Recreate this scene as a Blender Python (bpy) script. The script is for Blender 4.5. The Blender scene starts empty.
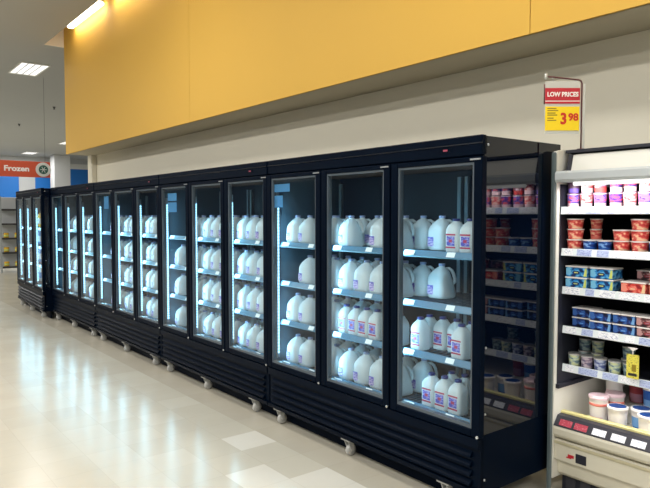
import bpy, math, random
from mathutils import Vector, Matrix
random.seed(7)
S = bpy.context.scene
COL = S.collection
PI = math.pi

# ------------------------------------------------------------------ materials
def s2l(c):
    return tuple(((v/255)/12.92 if v/255 <= .04045 else ((v/255+.055)/1.055)**2.4) for v in c)

def mat(name, rgb, rough=.5, metal=0., spec=None, ior=None, coat=0., emit=None, estr=0., lin=False):
    m = bpy.data.materials.new(name); m.use_nodes = True
    b = m.node_tree.nodes['Principled BSDF']
    c = rgb if lin else s2l(rgb)
    b.inputs['Base Color'].default_value = (*c, 1)
    b.inputs['Roughness'].default_value = rough
    b.inputs['Metallic'].default_value = metal
    if spec is not None: b.inputs['Specular IOR Level'].default_value = spec
    if ior is not None: b.inputs['IOR'].default_value = ior
    if coat: b.inputs['Coat Weight'].default_value = coat; b.inputs['Coat Roughness'].default_value = .05
    if emit is not None:
        b.inputs['Emission Color'].default_value = (*emit, 1); b.inputs['Emission Strength'].default_value = estr
    return m

def N(m, kind, **kw):
    n = m.node_tree.nodes.new(kind)
    for k, v in kw.items(): setattr(n, k, v)
    return n
def L(m, a, b): m.node_tree.links.new(a, b)
def math_node(m, op, a, b=None):
    n = N(m, 'ShaderNodeMath', operation=op)
    for i, v in enumerate((a, b)):
        if v is None: continue
        if isinstance(v, (int, float)): n.inputs[i].default_value = v
        else: L(m, v, n.inputs[i])
    return n.outputs[0]

def vary(m, amount=.06, scale=3., detail=4., stretch=None, bump=0.):
    """gentle tonal variation and optional relief on a material's own colour"""
    b = m.node_tree.nodes['Principled BSDF']
    base = tuple(b.inputs['Base Color'].default_value)
    tc = N(m, 'ShaderNodeTexCoord'); nz = N(m, 'ShaderNodeTexNoise')
    nz.inputs['Scale'].default_value = scale; nz.inputs['Detail'].default_value = detail
    src = tc.outputs['Object']
    if stretch:
        mp = N(m, 'ShaderNodeMapping'); mp.inputs['Scale'].default_value = stretch
        L(m, src, mp.inputs['Vector']); src = mp.outputs[0]
    L(m, src, nz.inputs['Vector'])
    mx = N(m, 'ShaderNodeMix', data_type='RGBA')
    mx.inputs[6].default_value = tuple(v*(1-amount) for v in base[:3]) + (1,)
    mx.inputs[7].default_value = tuple(min(1, v*(1+amount)) for v in base[:3]) + (1,)
    L(m, nz.outputs['Fac'], mx.inputs[0]); L(m, mx.outputs[2], b.inputs['Base Color'])
    if bump:
        bp = N(m, 'ShaderNodeBump'); bp.inputs['Strength'].default_value = bump; bp.inputs['Distance'].default_value = .01
        L(m, nz.outputs['Fac'], bp.inputs['Height']); L(m, bp.outputs[0], b.inputs['Normal'])
    return m

def glass_mat(name, tint=(.93, .97, .98), refl=1.):
    m = bpy.data.materials.new(name); m.use_nodes = True
    nt = m.node_tree; nt.nodes.clear()
    out = N(m, 'ShaderNodeOutputMaterial'); mx = N(m, 'ShaderNodeMixShader')
    tr = N(m, 'ShaderNodeBsdfTransparent'); gl = N(m, 'ShaderNodeBsdfGlossy')
    tr.inputs[0].default_value = (*tint, 1); gl.inputs['Roughness'].default_value = .02
    fr = N(m, 'ShaderNodeFresnel'); fr.inputs['IOR'].default_value = 1.5
    ge = N(m, 'ShaderNodeNewGeometry')
    f = math_node(m, 'MULTIPLY', fr.outputs[0], math_node(m, 'SUBTRACT', 1., ge.outputs['Backfacing']))
    L(m, f, mx.inputs[0]); L(m, tr.outputs[0], mx.inputs[1]); L(m, gl.outputs[0], mx.inputs[2])
    L(m, mx.outputs[0], out.inputs[0])
    return m

def translucent_mat(name, rgb, amount=.35, rough=.4, lin=True):
    m = mat(name, rgb, rough, lin=lin)
    b = m.node_tree.nodes['Principled BSDF']; out = m.node_tree.nodes['Material Output']
    t = N(m, 'ShaderNodeBsdfTranslucent'); t.inputs[0].default_value = b.inputs['Base Color'].default_value
    mx = N(m, 'ShaderNodeMixShader'); mx.inputs[0].default_value = amount
    L(m, b.outputs[0], mx.inputs[1]); L(m, t.outputs[0], mx.inputs[2]); L(m, mx.outputs[0], out.inputs[0])
    return m

def floor_mat():
    m = mat('floor tile', (196, 189, 170), .16, spec=.5)
    b = m.node_tree.nodes['Principled BSDF']
    tc = N(m, 'ShaderNodeTexCoord'); sx = N(m, 'ShaderNodeSeparateXYZ'); L(m, tc.outputs['Object'], sx.inputs[0])
    T = .285
    u = math_node(m, 'DIVIDE', math_node(m, 'ADD', sx.outputs[0], 3.075), T)
    v = math_node(m, 'DIVIDE', math_node(m, 'SUBTRACT', sx.outputs[1], 2.128), T)
    iu = math_node(m, 'FLOOR', u); iv = math_node(m, 'FLOOR', v)
    cb = N(m, 'ShaderNodeCombineXYZ'); L(m, iu, cb.inputs[0]); L(m, iv, cb.inputs[1])
    wn = N(m, 'ShaderNodeTexWhiteNoise', noise_dimensions='3D'); L(m, cb.outputs[0], wn.inputs['Vector'])
    cr = N(m, 'ShaderNodeValToRGB')
    e = cr.color_ramp.elements
    e[0].color = (*s2l((192, 187, 172)), 1); e[1].color = (*s2l((199, 195, 181)), 1)
    L(m, wn.outputs['Value'], cr.inputs[0])
    # the newer, whiter replacement tiles
    mask = None
    for (a, c) in ((-3, 0), (-1, -1), (0, 0), (1, 0), (0, -1), (1, -1)):
        p = math_node(m, 'MULTIPLY', math_node(m, 'COMPARE', iu, a), math_node(m, 'COMPARE', iv, c))
        for q in (p,): pass
        mask = p if mask is None else math_node(m, 'MAXIMUM', mask, p)
    for n in m.node_tree.nodes:
        if n.type == 'MATH' and n.operation == 'COMPARE': n.inputs[2].default_value = .1
    mw = N(m, 'ShaderNodeMix', data_type='RGBA'); L(m, mask, mw.inputs[0]); L(m, cr.outputs[0], mw.inputs[6])
    mw.inputs[7].default_value = (*s2l((212, 209, 198)), 1)
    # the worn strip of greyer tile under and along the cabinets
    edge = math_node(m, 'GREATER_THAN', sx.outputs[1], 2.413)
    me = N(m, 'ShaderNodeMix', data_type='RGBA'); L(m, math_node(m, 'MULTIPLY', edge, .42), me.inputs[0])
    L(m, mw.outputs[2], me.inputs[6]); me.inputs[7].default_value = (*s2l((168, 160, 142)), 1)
    # scuffs
    nz = N(m, 'ShaderNodeTexNoise'); nz.inputs['Scale'].default_value = 2.2; nz.inputs['Detail'].default_value = 7
    L(m, tc.outputs['Object'], nz.inputs['Vector'])
    sc = N(m, 'ShaderNodeMix', data_type='RGBA', blend_type='MULTIPLY'); sc.inputs[0].default_value = .35
    L(m, me.outputs[2], sc.inputs[6]); L(m, nz.outputs['Fac'], sc.inputs[7])
    mr = N(m, 'ShaderNodeMapRange'); mr.inputs[1].default_value = .3; mr.inputs[2].default_value = .7
    mr.inputs[3].default_value = .82; mr.inputs[4].default_value = 1.
    L(m, nz.outputs['Fac'], mr.inputs[0]); L(m, mr.outputs[0], sc.inputs[7])
    # fine joints
    j = None
    for w in (u, v):
        fr = math_node(m, 'FRACT', w)
        d = math_node(m, 'MINIMUM', fr, math_node(m, 'SUBTRACT', 1., fr))
        k = math_node(m, 'LESS_THAN', d, .007)
        j = k if j is None else math_node(m, 'MAXIMUM', j, k)
    mj = N(m, 'ShaderNodeMix', data_type='RGBA'); L(m, math_node(m, 'MULTIPLY', j, .16), mj.inputs[0])
    L(m, sc.outputs[2], mj.inputs[6]); mj.inputs[7].default_value = (*s2l((140, 130, 112)), 1)
    L(m, mj.outputs[2], b.inputs['Base Color'])
    rr = N(m, 'ShaderNodeMapRange'); rr.inputs[3].default_value = .15; rr.inputs[4].default_value = .27
    L(m, nz.outputs['Fac'], rr.inputs[0]); L(m, rr.outputs[0], b.inputs['Roughness'])
    n2 = N(m, 'ShaderNodeTexNoise'); n2.inputs['Scale'].default_value = 5.; n2.inputs['Detail'].default_value = 2
    L(m, tc.outputs['Object'], n2.inputs['Vector'])
    bp = N(m, 'ShaderNodeBump'); bp.inputs['Strength'].default_value = .05; bp.inputs['Distance'].default_value = .02
    L(m, n2.outputs['Fac'], bp.inputs['Height']); L(m, bp.outputs[0], b.inputs['Normal'])
    return m

def led_mat():
    m = mat('led strip', (200, 225, 240), .4)
    b = m.node_tree.nodes['Principled BSDF']
    tc = N(m, 'ShaderNodeTexCoord'); sx = N(m, 'ShaderNodeSeparateXYZ'); L(m, tc.outputs['Object'], sx.inputs[0])
    w = math_node(m, 'FRACT', math_node(m, 'MULTIPLY', sx.outputs[2], 42.))
    g = math_node(m, 'GREATER_THAN', w, .5)
    st = math_node(m, 'ADD', math_node(m, 'MULTIPLY', g, LED_E*1.2), LED_E*.35)
    b.inputs['Emission Color'].default_value = (.34, .74, 1, 1)
    L(m, st, b.inputs['Emission Strength'])
    return m

def card_mat(name, base, ink, scale=60., thr=.55, rough=.4, stretch=(1, 1, 3)):
    """printed paper: fine dark print on a flat ground"""
    m = mat(name, base, rough); b = m.node_tree.nodes['Principled BSDF']
    tc = N(m, 'ShaderNodeTexCoord'); mp = N(m, 'ShaderNodeMapping'); mp.inputs['Scale'].default_value = stretch
    nz = N(m, 'ShaderNodeTexNoise'); nz.inputs['Scale'].default_value = scale; nz.inputs['Detail'].default_value = 2
    L(m, tc.outputs['Object'], mp.inputs[0]); L(m, mp.outputs[0], nz.inputs['Vector'])
    g = math_node(m, 'GREATER_THAN', nz.outputs['Fac'], thr)
    mx = N(m, 'ShaderNodeMix', data_type='RGBA'); L(m, g, mx.inputs[0])
    mx.inputs[6].default_value = (*s2l(base), 1); mx.inputs[7].default_value = (*s2l(ink), 1)
    L(m, mx.outputs[2], b.inputs['Base Color'])
    return m

LED_E = 2.6
M = {}
M['floor'] = floor_mat()
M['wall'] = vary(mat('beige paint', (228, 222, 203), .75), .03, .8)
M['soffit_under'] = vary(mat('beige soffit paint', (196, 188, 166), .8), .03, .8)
M['yellow'] = vary(mat('yellow paint', (221, 176, 80), .62, spec=.2), .035, .7)
M['groove'] = mat('panel joint', (150, 112, 40), .8)
M['ceil'] = vary(mat('ceiling paint', (176, 178, 176), .9), .03, .5)
M['cove'] = mat('cove paint', (252, 244, 236), .8)
M['farwall'] = vary(mat('far wall paint', (190, 192, 192), .8), .03, .5)
M['darkwall'] = vary(mat('dark band for reflections', (66, 68, 78), .8), .05, .6)  # tone for the unseen wall's lower part, darkened for door-glass reflections
M['trimw'] = mat('white trim', (225, 225, 220), .5)
M['black'] = vary(mat('black powder coat', (.0007, .0036, .0105), .42, spec=.035, lin=True), .25, 6.)
M['blackm'] = mat('black grille plastic', (.0007, .0036, .0105), .38, spec=.05, lin=True)
M['gloss'] = mat('black gloss panel', (.0010, .0030, .0095), .035, ior=1.5, lin=True)
M['inner'] = mat('cabinet liner', (.007, .017, .036), .5, lin=True)
M['liner'] = mat('pale cabinet liner', (.075, .13, .18), .5, lin=True)
M['gasket'] = mat('grey door gasket', (.07, .09, .11), .35, lin=True)
M['steel'] = mat('steel', (.55, .57, .58), .3, metal=.8, lin=True)
M['post'] = mat('aluminium post', (.25, .32, .37), .4, metal=.2, lin=True)
M['shelf'] = mat('shelf wire', (.06, .10, .15), .4, lin=True)
M['rail'] = translucent_mat('price rail', (.10, .25, .40), .3, .3)
M['railtag'] = mat('shelf label paper', (230, 238, 240), .5)
M['led'] = led_mat()
M['glass'] = glass_mat('door glass')
M['caster'] = vary(mat('grey caster', (176, 176, 172), .5), .1, 20)
M['rubber'] = mat('dark rubber', (50, 50, 54), .7)
M['jug'] = translucent_mat('milk jug plastic', (.80, .87, .90), .3, .38)
M['cap'] = mat('dark blue cap', (40, 52, 120), .4)
M['capw'] = mat('pale cap', (150, 165, 205), .4)
M['lab_b'] = card_mat('blue jug label', (88, 92, 190), (170, 165, 225), 45., .52)
M['lab_p'] = card_mat('purple jug label', (116, 104, 190), (206, 190, 226), 45., .5)
M['lab_r'] = mat('red jug label band', (176, 60, 96), .5)
M['lab_w'] = mat('white jug label', (220, 225, 240), .5)
M['notice'] = translucent_mat('blue paper notice', (.14, .42, .72), .45, .6)
M['white'] = vary(mat('white enamel', (226, 224, 214), .4), .03, 4.)
M['cream'] = vary(mat('cream case enamel', (208, 203, 184), .42), .05, 5., bump=.05)
M['creamd'] = mat('cream trim', (180, 172, 142), .5)
M['lipy'] = mat('yellowed lip trim', (226, 216, 150), .4)
M['greyp'] = vary(mat('grey plastic bumper', (150, 156, 154), .4), .12, 8.)
M['guard'] = vary(mat('slate plastic guard', (84, 96, 98), .4), .15, 8.)
M['bar'] = mat('light grey nose', (186, 192, 194), .35)
M['dark'] = mat('dark case interior', (26, 28, 40), .55)
M['darkrail'] = mat('dark label channel', (52, 52, 60), .4)
M['tag_w'] = card_mat('white price label', (244, 246, 250), (186, 192, 210), 90., .58)
M['tag_b'] = card_mat('blue price strip', (186, 198, 230), (140, 154, 205), 90., .55)
M['tag_r'] = card_mat('red price label', (176, 66, 82), (206, 130, 140), 90., .62)
M['tag_y'] = card_mat('yellow price card', (232, 220, 90), (168, 158, 70), 90., .58)
M['acrylic'] = mat('pale sign backing', (200, 200, 192), .3)
M['rod'] = mat('dark red sign rod', (92, 44, 48), .4)
M['signred'] = mat('red sign card', (190, 34, 48), .45)
M['signyel'] = mat('yellow sign card', (248, 214, 18), .5)
M['price'] = mat('red price ink', (205, 48, 22), .5)
M['ink'] = mat('grey ink', (150, 128, 30), .6)
M['lettering'] = mat('white lettering', (246, 240, 236), .5)
M['orange'] = mat('orange red sign', (205, 84, 54), .5)
M['signgrey'] = mat('grey sign disc', (214, 214, 208), .5)
M['green'] = mat('dark green emblem', (36, 88, 74), .5)
M['blue'] = mat('blue wall panel', (22, 112, 196), .5)
M['lamp'] = mat('lamp diffuser', (255, 255, 250), .5, emit=(1, .98, .94), estr=1.25)
M['tube'] = mat('fluorescent tube', (255, 250, 235), .5, emit=(1, .88, .68), estr=12.)
M['louv'] = mat('lamp louvre', (190, 194, 202), .4)
M['mark'] = mat('dark fitting', (50, 48, 46), .5)
M['badge_r'] = mat('red badge', (150, 60, 80), .4)

# ------------------------------------------------------------------ mesh helpers
class MB:
    def __init__(s): s.v = []; s.f = []; s.m = []; s.mats = []; s.sm = []
    def mi(s, m):
        if m not in s.mats: s.mats.append(m)
        return s.mats.index(m)
    def add(s, vs, fs, m, smooth=False, M4=None):
        o = len(s.v); k = s.mi(m)
        s.v += [tuple(M4 @ Vector(v)) if M4 else tuple(v) for v in vs]
        for f in fs: s.f.append([o+i for i in f]); s.m.append(k); s.sm.append(smooth)
    def box(s, x0, x1, y0, y1, z0, z1, m, b=0., M4=None):
        x0, x1 = sorted((x0, x1)); y0, y1 = sorted((y0, y1)); z0, z1 = sorted((z0, z1))
        b = min(b, (x1-x0)*.45, (y1-y0)*.45, (z1-z0)*.45)
        if b <= 0:
            vs = [(x, y, z) for x in (x0, x1) for y in (y0, y1) for z in (z0, z1)]
            s.add(vs, [(0, 1, 3, 2), (4, 6, 7, 5), (0, 4, 5, 1), (2, 3, 7, 6), (0, 2, 6, 4), (1, 5, 7, 3)], m, M4=M4)
            return
        # chamfered box: 24 verts
        vs = []; idx = {}
        for i, x in enumerate((x0, x1)):
            for j, y in enumerate((y0, y1)):
                for k, z in enumerate((z0, z1)):
                    dx = b if i == 0 else -b; dy = b if j == 0 else -b; dz = b if k == 0 else -b
                    idx[i, j, k] = len(vs)
                    vs += [(x, y+dy, z+dz), (x+dx, y, z+dz), (x+dx, y+dy, z)]
        g = lambda i, j, k, a: idx[i, j, k]+a
        fs = []
        for i in (0, 1):
            q = [g(i, 0, 0, 0), g(i, 1, 0, 0), g(i, 1, 1, 0), g(i, 0, 1, 0)]; fs.append(q if i else q[::-1])
            q = [g(0, i, 0, 1), g(1, i, 0, 1), g(1, i, 1, 1), g(0, i, 1, 1)]; fs.append(q[::-1] if i else q)
            q = [g(0, 0, i, 2), g(1, 0, i, 2), g(1, 1, i, 2), g(0, 1, i, 2)]; fs.append(q if i else q[::-1])
        for i in (0, 1):
            for j in (0, 1):
                q = [g(i, j, 0, 0), g(i, j, 0, 1), g(i, j, 1, 1), g(i, j, 1, 0)]; fs.append(q if (i != j) else q[::-1])
                q = [g(i, 0, j, 0), g(i, 0, j, 2), g(i, 1, j, 2), g(i, 1, j, 0)]; fs.append(q[::-1] if (i != j) else q)
                q = [g(0, i, j, 1), g(0, i, j, 2), g(1, i, j, 2), g(1, i, j, 1)]; fs.append(q if (i != j) else q[::-1])
        for i in (0, 1):
            for j in (0, 1):
                for k in (0, 1):
                    q = [g(i, j, k, 0), g(i, j, k, 1), g(i, j, k, 2)]
                    fs.append(q if (i+j+k) % 2 else q[::-1])
        s.add(vs, fs, m, M4=M4)
    def prism(s, poly, x0, x1, m, axis='x', M4=None):
        """extrude a (y, z) outline along x, or (x, y) along z, or (x, z) along y"""
        n = len(poly)
        mk = {'x': lambda p, t: (t, p[0], p[1]), 'y': lambda p, t: (p[0], t, p[1]), 'z': lambda p, t: (p[0], p[1], t)}[axis]
        vs = [mk(p, x0) for p in poly]+[mk(p, x1) for p in poly]
        fs = [[i, (i+1) % n, n+(i+1) % n, n+i] for i in range(n)]+[list(range(n))[::-1], list(range(n, 2*n))]
        s.add(vs, fs, m, M4=M4)
    def tube(s, pts, r, m, seg=8, M4=None):
        P = [Vector(p) for p in pts]; vs = []; fs = []
        for i, p in enumerate(P):
            d = (P[min(i+1, len(P)-1)]-P[max(i-1, 0)]).normalized()
            a = d.orthogonal().normalized(); 
            if i and (a.dot(pa) < .3): a = (pa-d*pa.dot(d)).normalized()
            pa = a; bb = d.cross(a); rr = r[i] if isinstance(r, (list, tuple)) else r
            vs += [tuple(p+(a*math.cos(t)+bb*math.sin(t))*rr) for t in (2*PI*k/seg for k in range(seg))]
        for i in range(len(P)-1):
            for k in range(seg):
                k2 = (k+1) % seg; fs.append([i*seg+k, i*seg+k2, (i+1)*seg+k2, (i+1)*seg+k])
        fs.append(list(range(seg))[::-1]); fs.append([(len(P)-1)*seg+k for k in range(seg)])
        s.add(vs, fs, m, True, M4)
    def lathe(s, prof, mats, seg=16, rnd=None, patch=None, M4=None):
        """prof: (r, z); mats: one per ring; rnd: superellipse exponent per ring (2 = round); patch: {ring: (a0, a1, mat)}"""
        vs = []; n = len(prof)
        for i, (r, z) in enumerate(prof):
            e = rnd[i] if rnd else 2
            for k in range(seg):
                t = 2*PI*(k+.5)/seg; c, q = math.cos(t), math.sin(t)
                d = (abs(c)**e+abs(q)**e)**(-1/e)
                vs.append((r*d*c, r*d*q, z))
        for i in range(n-1):
            for k in range(seg):
                m = mats[i] if isinstance(mats, list) else mats
                if patch and i in patch:
                    a = math.degrees(2*PI*(k+1)/seg) % 360
                    for (a0, a1, pm) in patch[i]:
                        if a0 <= a <= a1: m = pm
                k2 = (k+1) % seg
                o = len(s.v)
                s.add([vs[i*seg+k], vs[i*seg+k2], vs[(i+1)*seg+k2], vs[(i+1)*seg+k]], [(0, 1, 2, 3)], m, True, M4)
        m0 = mats[0] if isinstance(mats, list) else mats; m1 = mats[-1] if isinstance(mats, list) else mats
        s.add(vs[:seg], [list(range(seg))[::-1]], m0, False, M4)
        s.add(vs[-seg:], [list(range(seg))], m1, False, M4)
    def data(s, name):
        me = bpy.data.meshes.new(name); me.from_pydata(s.v, [], s.f)
        for m in s.mats: me.materials.append(m)
        me.polygons.foreach_set('material_index', s.m); me.polygons.foreach_set('use_smooth', s.sm)
        me.update()
        import bmesh
        b = bmesh.new(); b.from_mesh(me); bmesh.ops.remove_doubles(b, verts=b.verts, dist=1e-5)
        bmesh.ops.recalc_face_normals(b, faces=b.faces); b.to_mesh(me); b.free()
        return me
    def build(s, name, parent=None):
        o = bpy.data.objects.new(name, s.data(name)); COL.objects.link(o)
        if parent: o.parent = parent
        return o

def tag(o, label, cat, group=None):
    o['label'] = label; o['category'] = cat
    if group: o['group'] = group
    return o
def empty(name, loc, label, cat, group=None, rz=0.):
    o = bpy.data.objects.new(name, None); COL.objects.link(o); o.empty_display_size = .1
    o.location = loc; o.rotation_euler = (0, 0, rz)
    return tag(o, label, cat, group)
def struct(mb, name):
    o = mb.build(name); o['kind'] = 'structure'; return o
def dup(root, loc, rz, label, group=None, scale=None):
    r = root.copy(); COL.objects.link(r); r.location = loc; r.rotation_euler = (0, 0, rz)
    r['label'] = label
    if group: r['group'] = group
    if scale: r.scale = scale
    for ch in list(root.children):
        c = ch.copy(); COL.objects.link(c); c.parent = r
        for g in list(ch.children):
            d = g.copy(); COL.objects.link(d); d.parent = c
    return r
def text_mesh(body, size, m, name, parent, M4, depth=.001, bold=0., sx=1.):
    cu = bpy.data.curves.new('lettering', 'FONT'); cu.body = body; cu.size = size
    cu.align_x = 'CENTER'; cu.align_y = 'CENTER'; cu.extrude = depth; cu.offset = bold; cu.resolution_u = 3
    t = bpy.data.objects.new('lettering', cu); COL.objects.link(t)
    dg = bpy.context.evaluated_depsgraph_get(); dg.update()
    me = bpy.data.meshes.new_from_object(t.evaluated_get(dg))
    bpy.data.objects.remove(t); bpy.data.curves.remove(cu)
    me.transform(M4 @ Matrix.Diagonal((sx, 1, 1, 1))); me.materials.clear(); me.materials.append(m)
    o = bpy.data.objects.new(name, me); COL.objects.link(o)
    if parent: o.parent = parent
    return o
def area(name, loc, direc, sx, sy, power, color, spread=None):
    d = bpy.data.lights.new(name, 'AREA'); d.shape = 'RECTANGLE'; d.size = sx; d.size_y = sy
    d.energy = power; d.color = color
    if spread: d.spread = spread
    o = bpy.data.objects.new(name, d); COL.objects.link(o); o.location = loc
    return o, d

def aim(o, direc, upv=(0, 0, 1)):
    z = -Vector(direc).normalized(); u = Vector(upv); x = u.cross(z).normalized(); y = z.cross(x)
    o.rotation_euler = Matrix((x, y, z)).transposed().to_euler()

# ------------------------------------------------------------------ the room
ZC = 4.84; YW = 4.15; YS = 3.63; XE = -12.9; YC = 3.27
FARX = -38.
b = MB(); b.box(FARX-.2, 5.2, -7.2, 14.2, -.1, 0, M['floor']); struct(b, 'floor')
b = MB()
b.box(FARX-.2, 5.2, -7.2, YC, ZC, ZC+.1, M['ceil'])
b.box(FARX-.2, XE-.02, YC, 14.2, ZC, ZC+.1, M['ceil'])
b.box(XE-.04, 5.2, YC-.04, YC, ZC+.1, 5.45, M['ceil'])       # upstand of the light cove
b.box(XE-.04, 5.2, YC-.04, YW+.1, 5.45, 5.55, M['ceil'])
struct(b, 'ceiling')
b = MB(); b.box(XE-.02, XE, YC, YS, ZC, 5.45, M['cove']); struct(b, 'trim_1')
b = MB(); b.box(XE, 5.2, YW, YW+.15, 0, 5.45, M['wall']); struct(b, 'wall_back')
b = MB(); b.box(XE-.02, XE+.22, YW-.1, YW, 0, 2.79, M['wall'], .01); struct(b, 'trim_2')
b = MB()
zs = 2.775
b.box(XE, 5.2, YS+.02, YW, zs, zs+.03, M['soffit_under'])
xs = [XE, -7.46, -2.47, 2.3, 5.2]
for a, c in zip(xs[:-1], xs[1:]): b.box(a, c-.006, YS, YS+.02, zs, 5.45, M['yellow'])
b.box(XE, 5.2, YS+.02, YS+.03, zs, 5.45, M['groove'])
b.box(XE, XE+.02, YS+.03, YW, zs, 5.45, M['yellow'])
struct(b, 'trim_3')
b = MB(); b.box(FARX-.2, FARX, -7.2, 14.2, 0, ZC, M['farwall']); struct(b, 'wall_left')
b = MB(); b.box(5, 5.2, -7.2, YW, 0, ZC, M['farwall']); struct(b, 'wall_right')
b = MB(); b.box(FARX, 5.2, -7.2, -7, 0, 2.7, M['darkwall']); b.box(FARX, 5.2, -7.2, -7, 2.7, ZC, M['farwall']); struct(b, 'wall_front')  # unseen wall, lower part darkened to keep door-glass reflections dark, upper pale for fill
b = MB(); b.box(FARX, XE, 14, 14.2, 0, ZC, M['farwall']); struct(b, 'wall_far')
b = MB(); b.box(-36.6, -35.8, 9.45, 10.3, 0, ZC, M['farwall'], .02); struct(b, 'trim_4')   # column far down the store

# ------------------------------------------------------------------ lamps
LP = 125.
def troffer(x, y, label, power=None, proto={}):
    if 'o' not in proto:
        t = empty('ceiling_light', (x, y, ZC), label, 'light', 'fluorescent ceiling lights')
        f = MB()
        for (x0, x1, y0, y1) in ((-.64, .64, -.3, -.27), (-.64, .64, .27, .3), (-.64, -.61, -.27, .27), (.61, .64, -.27, .27)):
            f.box(x0, x1, y0, y1, -.03, -.001, M['trimw'])
        f.build('frame', t)
        d = MB(); d.box(-.61, .61, -.27, .27, -.012, -.002, M['lamp']); d.build('diffuser', t)
        l = MB()
        for k in (-.135, 0, .135): l.box(-.61, .61, k-.010, k+.010, -.024, -.012, M['louv'])
        l.build('louvre', t)
        proto['o'] = t
    else:
        t = dup(proto['o'], (x, y, ZC), 0, label)
    o, d = area('ceiling_lamp', (x, y, ZC-.035), (0, 0, -1), 1.2, .52, LP if power is None else power, (1, .98, .95))
    return t
troffer(-15.2, 3.52, 'bright ceiling light panel nearest the end of the yellow soffit', 30)
troffer(-29.6, 8.45, 'small far ceiling light beside the yellow soffit lower corner', 180)
troffer(-35.6, 8.2, 'small far ceiling light just above the red hanging aisle sign')
for (x, y, p, pos) in ((2.2, 1.58, 45, 'above the shopper'), (-2.4, 1.58, 45, 'over the aisle near the dairy case'), (-6.9, 1.5, 45, 'over the aisle by the fourth freezer door'),
                    (3., -1.4, 120, 'over the middle of the floor behind the shopper'), (-1.6, -1.4, 120, 'facing the first freezer from mid floor'), (-6.2, -1.4, 120, 'facing the second freezer from mid floor'), (-11., -1.4, 120, 'facing the fourth freezer from mid floor'),
                    (-16., -1.4, 170, 'past the aisle end'), (-22, -1.4, 240, 'far along the store'), (-28, 1.5, 240, 'over the far shelves'), (-22, 8., 200, 'behind the column'), (-33, 3., 240, 'by the far wall'), (1., -4.4, 120, 'added for fill over the next aisle behind the shopper'), (-4., -4.4, 120, 'added for fill over the next aisle by its near end'), (-9., -4.4, 120, 'added for fill over the middle of the next aisle')):  # last three panels are an unseen back row, added for wide fill
    troffer(x, y, 'fluorescent ceiling light panel ' + pos, p*1.25)
# strip lights hidden in the cove over the yellow soffit
proto = None
for i in range(8):
    x = -11.32+i*2.05
    lab = 'glowing strip light in the ceiling gap, ' + ['first', 'second', 'third', 'fourth', 'fifth', 'sixth', 'seventh', 'eighth'][i] + ' from the soffit end'
    if proto is None:
        proto = empty('strip_light', (x, 3.54, 5.05), lab, 'light', 'strip lights in the cove')
        h = MB(); h.box(-.85, .85, -.04, .04, .02, .07, M['trimw'], .005); h.build('housing', proto)
        h = MB(); h.box(-.84, .84, -.055, .055, -.03, .018, M['tube'], .015); h.build('lens', proto)
        for sx in (-.8, .8):
            h = MB(); h.box(sx-.02, sx+.02, -.012, .012, .07, .40, M['trimw']); h.build('bracket', proto)
    else: dup(proto, (x, 3.54, 5.05), 0, lab)
    o, d = area('cove_lamp', (x, 3.535, 5.015), (0, .4, -1), 1.6, .1, 4., (1, .90, .74)); aim(o, (0, .0, -1), (0, 1, 0))
for i, (x, y) in enumerate([(-20.1, 5.34), (-24.6, 5.335)]):
    s = MB(); s.lathe([(.045, .006), (.05, 0), (.02, -.03), (.02, -.07), (.035, -.075)], M['mark'], 10)
    o = s.build('sprinkler_head'); o.location = (x, y, ZC)
    tag(o, 'small dark ceiling sprinkler ' + ['level with the yellow soffit end', 'far along the ceiling', 'by the edge of the ceiling gap', 'out over the freezer aisle'][i], 'sprinkler', 'ceiling sprinklers')

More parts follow.
